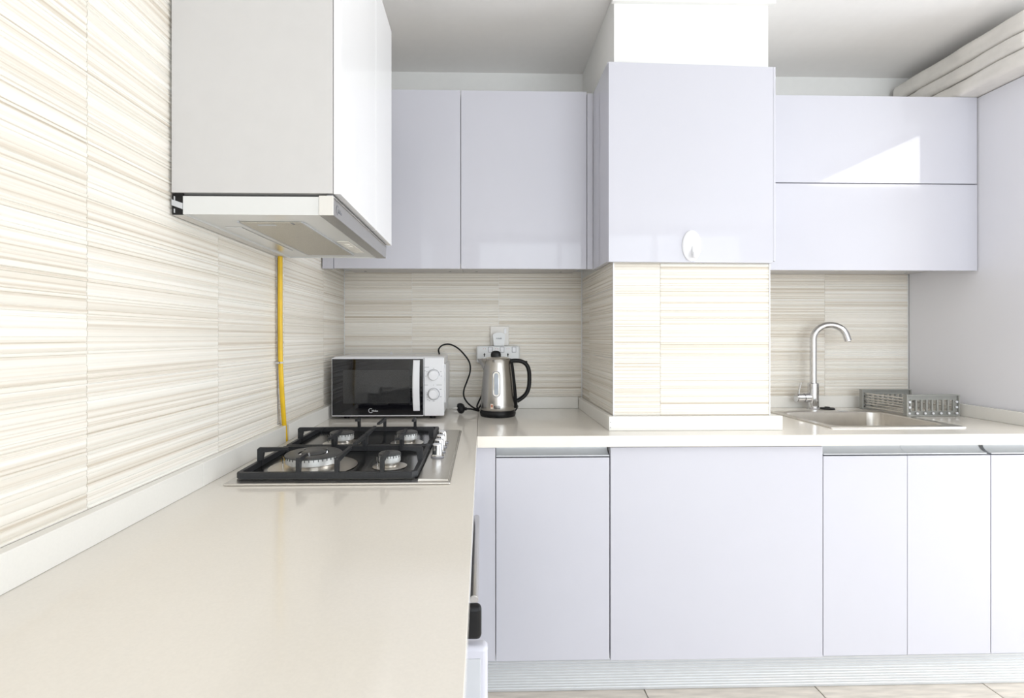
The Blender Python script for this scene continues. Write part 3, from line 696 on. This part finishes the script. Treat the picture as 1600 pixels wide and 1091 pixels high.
m.bm.faces.new(V[-1])
bw = m.done('bowl', 'sinksteel', t)
MB().lathe([(0, 0), (.040, 0), (.042, .002), (.030, .003), (.028, .001), (0, .001)], (2.13, -.35, -.1597), n=32).done('drain', 'chrome', bw)
B(2.195, 2.225, -.1775, -.150, .0043, .0066, bev=.001).done('overflow_clip', 'chrome', t)
f = thing('tap', 'chrome gooseneck kitchen tap with a side lever behind the sink', 'tap', (2.140, -.07, 0))
TX, TY = 2.140, -.072
MB().lathe([(0, .0004), (.027, .0004), (.027, .004), (.0235, .008), (.0225, .010), (.0225, .117), (.0205, .120), (0, .120)], (TX, TY, 0), n=36).done('body', 'chrome', f)
va = MB(); va.cyl((TX-.018, TY, .052), (TX-.045, TY, .052), .0205, n=28, bev=.001); va.cyl((TX-.0455, TY, .052), (TX-.080, TY, .052), .0205, n=28, bev=.003)
va = va.done('valve', 'chrome', f)
MB().tube([(TX-.068, TY, .068), (TX-.066, TY, .085), (TX-.062, TY, .105), (TX-.058, TY, .122)], .0060, .0035, n=12, up=(0, 1, 0)).done('lever', 'chrome', va)
dx, dy = .93, -.36; r_ = .0655; zt = .318
gp = [(TX, TY, .115), (TX, TY, .18), (TX, TY, .25), (TX, TY, zt)]+[(TX+dx*r_*(1-math.cos(a)), TY+dy*r_*(1-math.cos(a)), zt+r_*math.sin(a)) for a in [math.radians(x) for x in range(8, 169, 8)]]
e_ = Vector(gp[-1]); gp.append(tuple(e_+Vector((dx*.006, dy*.006, -.020))))
so = MB().tube(gp, .0142, n=20, up=(-dy, dx, 0)).done('spout', 'chrome', f)
q = Vector(gp[-1]); MB().cyl(q-Vector((dx*.0004, dy*.0004, .0016)), q-Vector((0, 0, .0002)), .0120, n=20).done('aerator', 'grey', so)
p = MB().lathe([(0, 0), (.030, 0), (.031, .003), (.028, .006), (.012, .007), (.010, .011), (0, .012)], (2.203, -.0750, .0004), n=32).done('sink_plug', 'rubber')
tag(p, 'black rubber sink plug lying beside the tap', 'plug')

# ------------------------------------------------------------------ dish rack
d = thing('dish_rack', 'grey plastic extendable dish rack in the corner beside the sink', 'dish rack', (2.49, -.18, 0))
def end_frame(x0, x1, y, yaw):
    w = x1-x0; h0, h1 = .0012, .0895; m = MB(); th = .018
    m.box(0, w, 0, th, h1-.004, h1); m.box(0, w, 0, th, h0, h0+.006); m.box(0, .006, 0, th, h0+.006, h1-.004); m.box(w-.006, w, 0, th, h0+.006, h1-.004)
    m.box(.006, w-.006, .008, .011, h1-.018, h1-.004); m.box(.006, w-.006, .008, .011, h0+.006, h0+.020)
    m.box(.006, .022, .008, .011, h0+.020, h1-.018); m.box(w-.022, w-.006, .008, .011, h0+.020, h1-.018)
    m.box(.020, w-.020, .004, .010, h0+.018, h0+.021); m.box(.020, w-.020, .004, .010, h1-.021, h1-.018)
    bmesh.ops.transform(m.bm, matrix=Matrix.Translation((x0, y, 0)) @ Matrix.Rotation(yaw, 4, 'Z'), verts=m.bm.verts)
    o = m.done('end_frame', 'rack', d)
    n = 9
    for i in range(n):
        x = .022+(w-.044)*i/(n-1); b = B(x-.0035, x+.0035, .005, .011, h0+.021, h1-.021)
        bmesh.ops.transform(b.bm, matrix=Matrix.Translation((x0, y, 0)) @ Matrix.Rotation(yaw, 4, 'Z'), verts=b.bm.verts); b.done('slat', 'rack', o)
    pts = [(.012+(w-.024)*i/6, .013) for i in range(7)]+[(.013, .038), (.013, .060), (w-.013, .038), (w-.013, .060)]
    R = Matrix.Translation((x0, y, 0)) @ Matrix.Rotation(yaw, 4, 'Z')
    return o, [R @ Vector((a, .008, b)) for a, b in pts]
o1, p1 = end_frame(2.383, 2.612, -.295, .02); o2, p2 = end_frame(2.362, 2.590, -.080, -.01)
for i, (a, b) in enumerate(zip(p1, p2)):
    MB().cyl(a-Vector((0, .006, 0)), b, .0036, n=10).done('rod', 'steel', d)
    MB().cyl(a-Vector((0, .0085, 0)), a-Vector((0, .0045, 0)), .0048, n=12).done('rod_cap', 'white', d)
for z_ in (.028, .049, .073):
    MB().cyl((p1[7].x-.004, p1[7].y, z_), (p2[7].x-.004, p2[7].y, z_), .0030, n=8).done('rod', 'steel', d)

# ------------------------------------------------------------------ wrapped foam slabs on top of the cabinets
def slab(x0, x1, y0, y1, z0, z1, seed, label):
    b = bmesh.new(); bmesh.ops.create_cube(b, size=1)
    for v in b.verts: v.co = Vector(((x0+x1)/2+v.co.x*(x1-x0), (y0+y1)/2+v.co.y*(y1-y0), (z0+z1)/2+v.co.z*(z1-z0)))
    bmesh.ops.bevel(b, geom=b.edges[:], offset=(z1-z0)*.30, segments=4, affect='EDGES', profile=.5)
    le = [e for e in b.edges if e.calc_length() > .05]; bmesh.ops.subdivide_edges(b, edges=le, cuts=16, use_grid_fill=True)
    b.normal_update(); cz = (z0+z1)/2; h = (z1-z0)/2
    for v in b.verts:
        n_ = noise.noise(v.co*9+Vector((seed, 0, 0)))*.010+noise.noise(v.co*26+Vector((0, seed, 0)))*.004
        v.co += Vector((v.normal.x, v.normal.y, v.normal.z*.35))*n_
        v.co.z = max(z0, min(z1, v.co.z))
    m = MB(); m.join(b); o = m.done('foam_slab', 'foam', ang=60)
    return tag(o, label, 'cushion', 'wrapped foam slabs stacked on top of the cabinets')
slab(2.556, 3.20, -.600, -.020, 1.3045, 1.364, 1.3, 'bottom slab of the three plastic-wrapped foam slabs on the tall cabinet')
slab(2.553, 3.20, -.595, -.016, 1.3650, 1.4240, 5.1, 'middle slab of the three plastic-wrapped foam slabs under the ceiling')
slab(2.548, 3.20, -.605, -.012, 1.4250, 1.4990, 9.7, 'topmost slab of the three plastic-wrapped foam slabs, nearest the ceiling')

for o in bpy.data.objects:
    if '_o' in o: del o['_o']
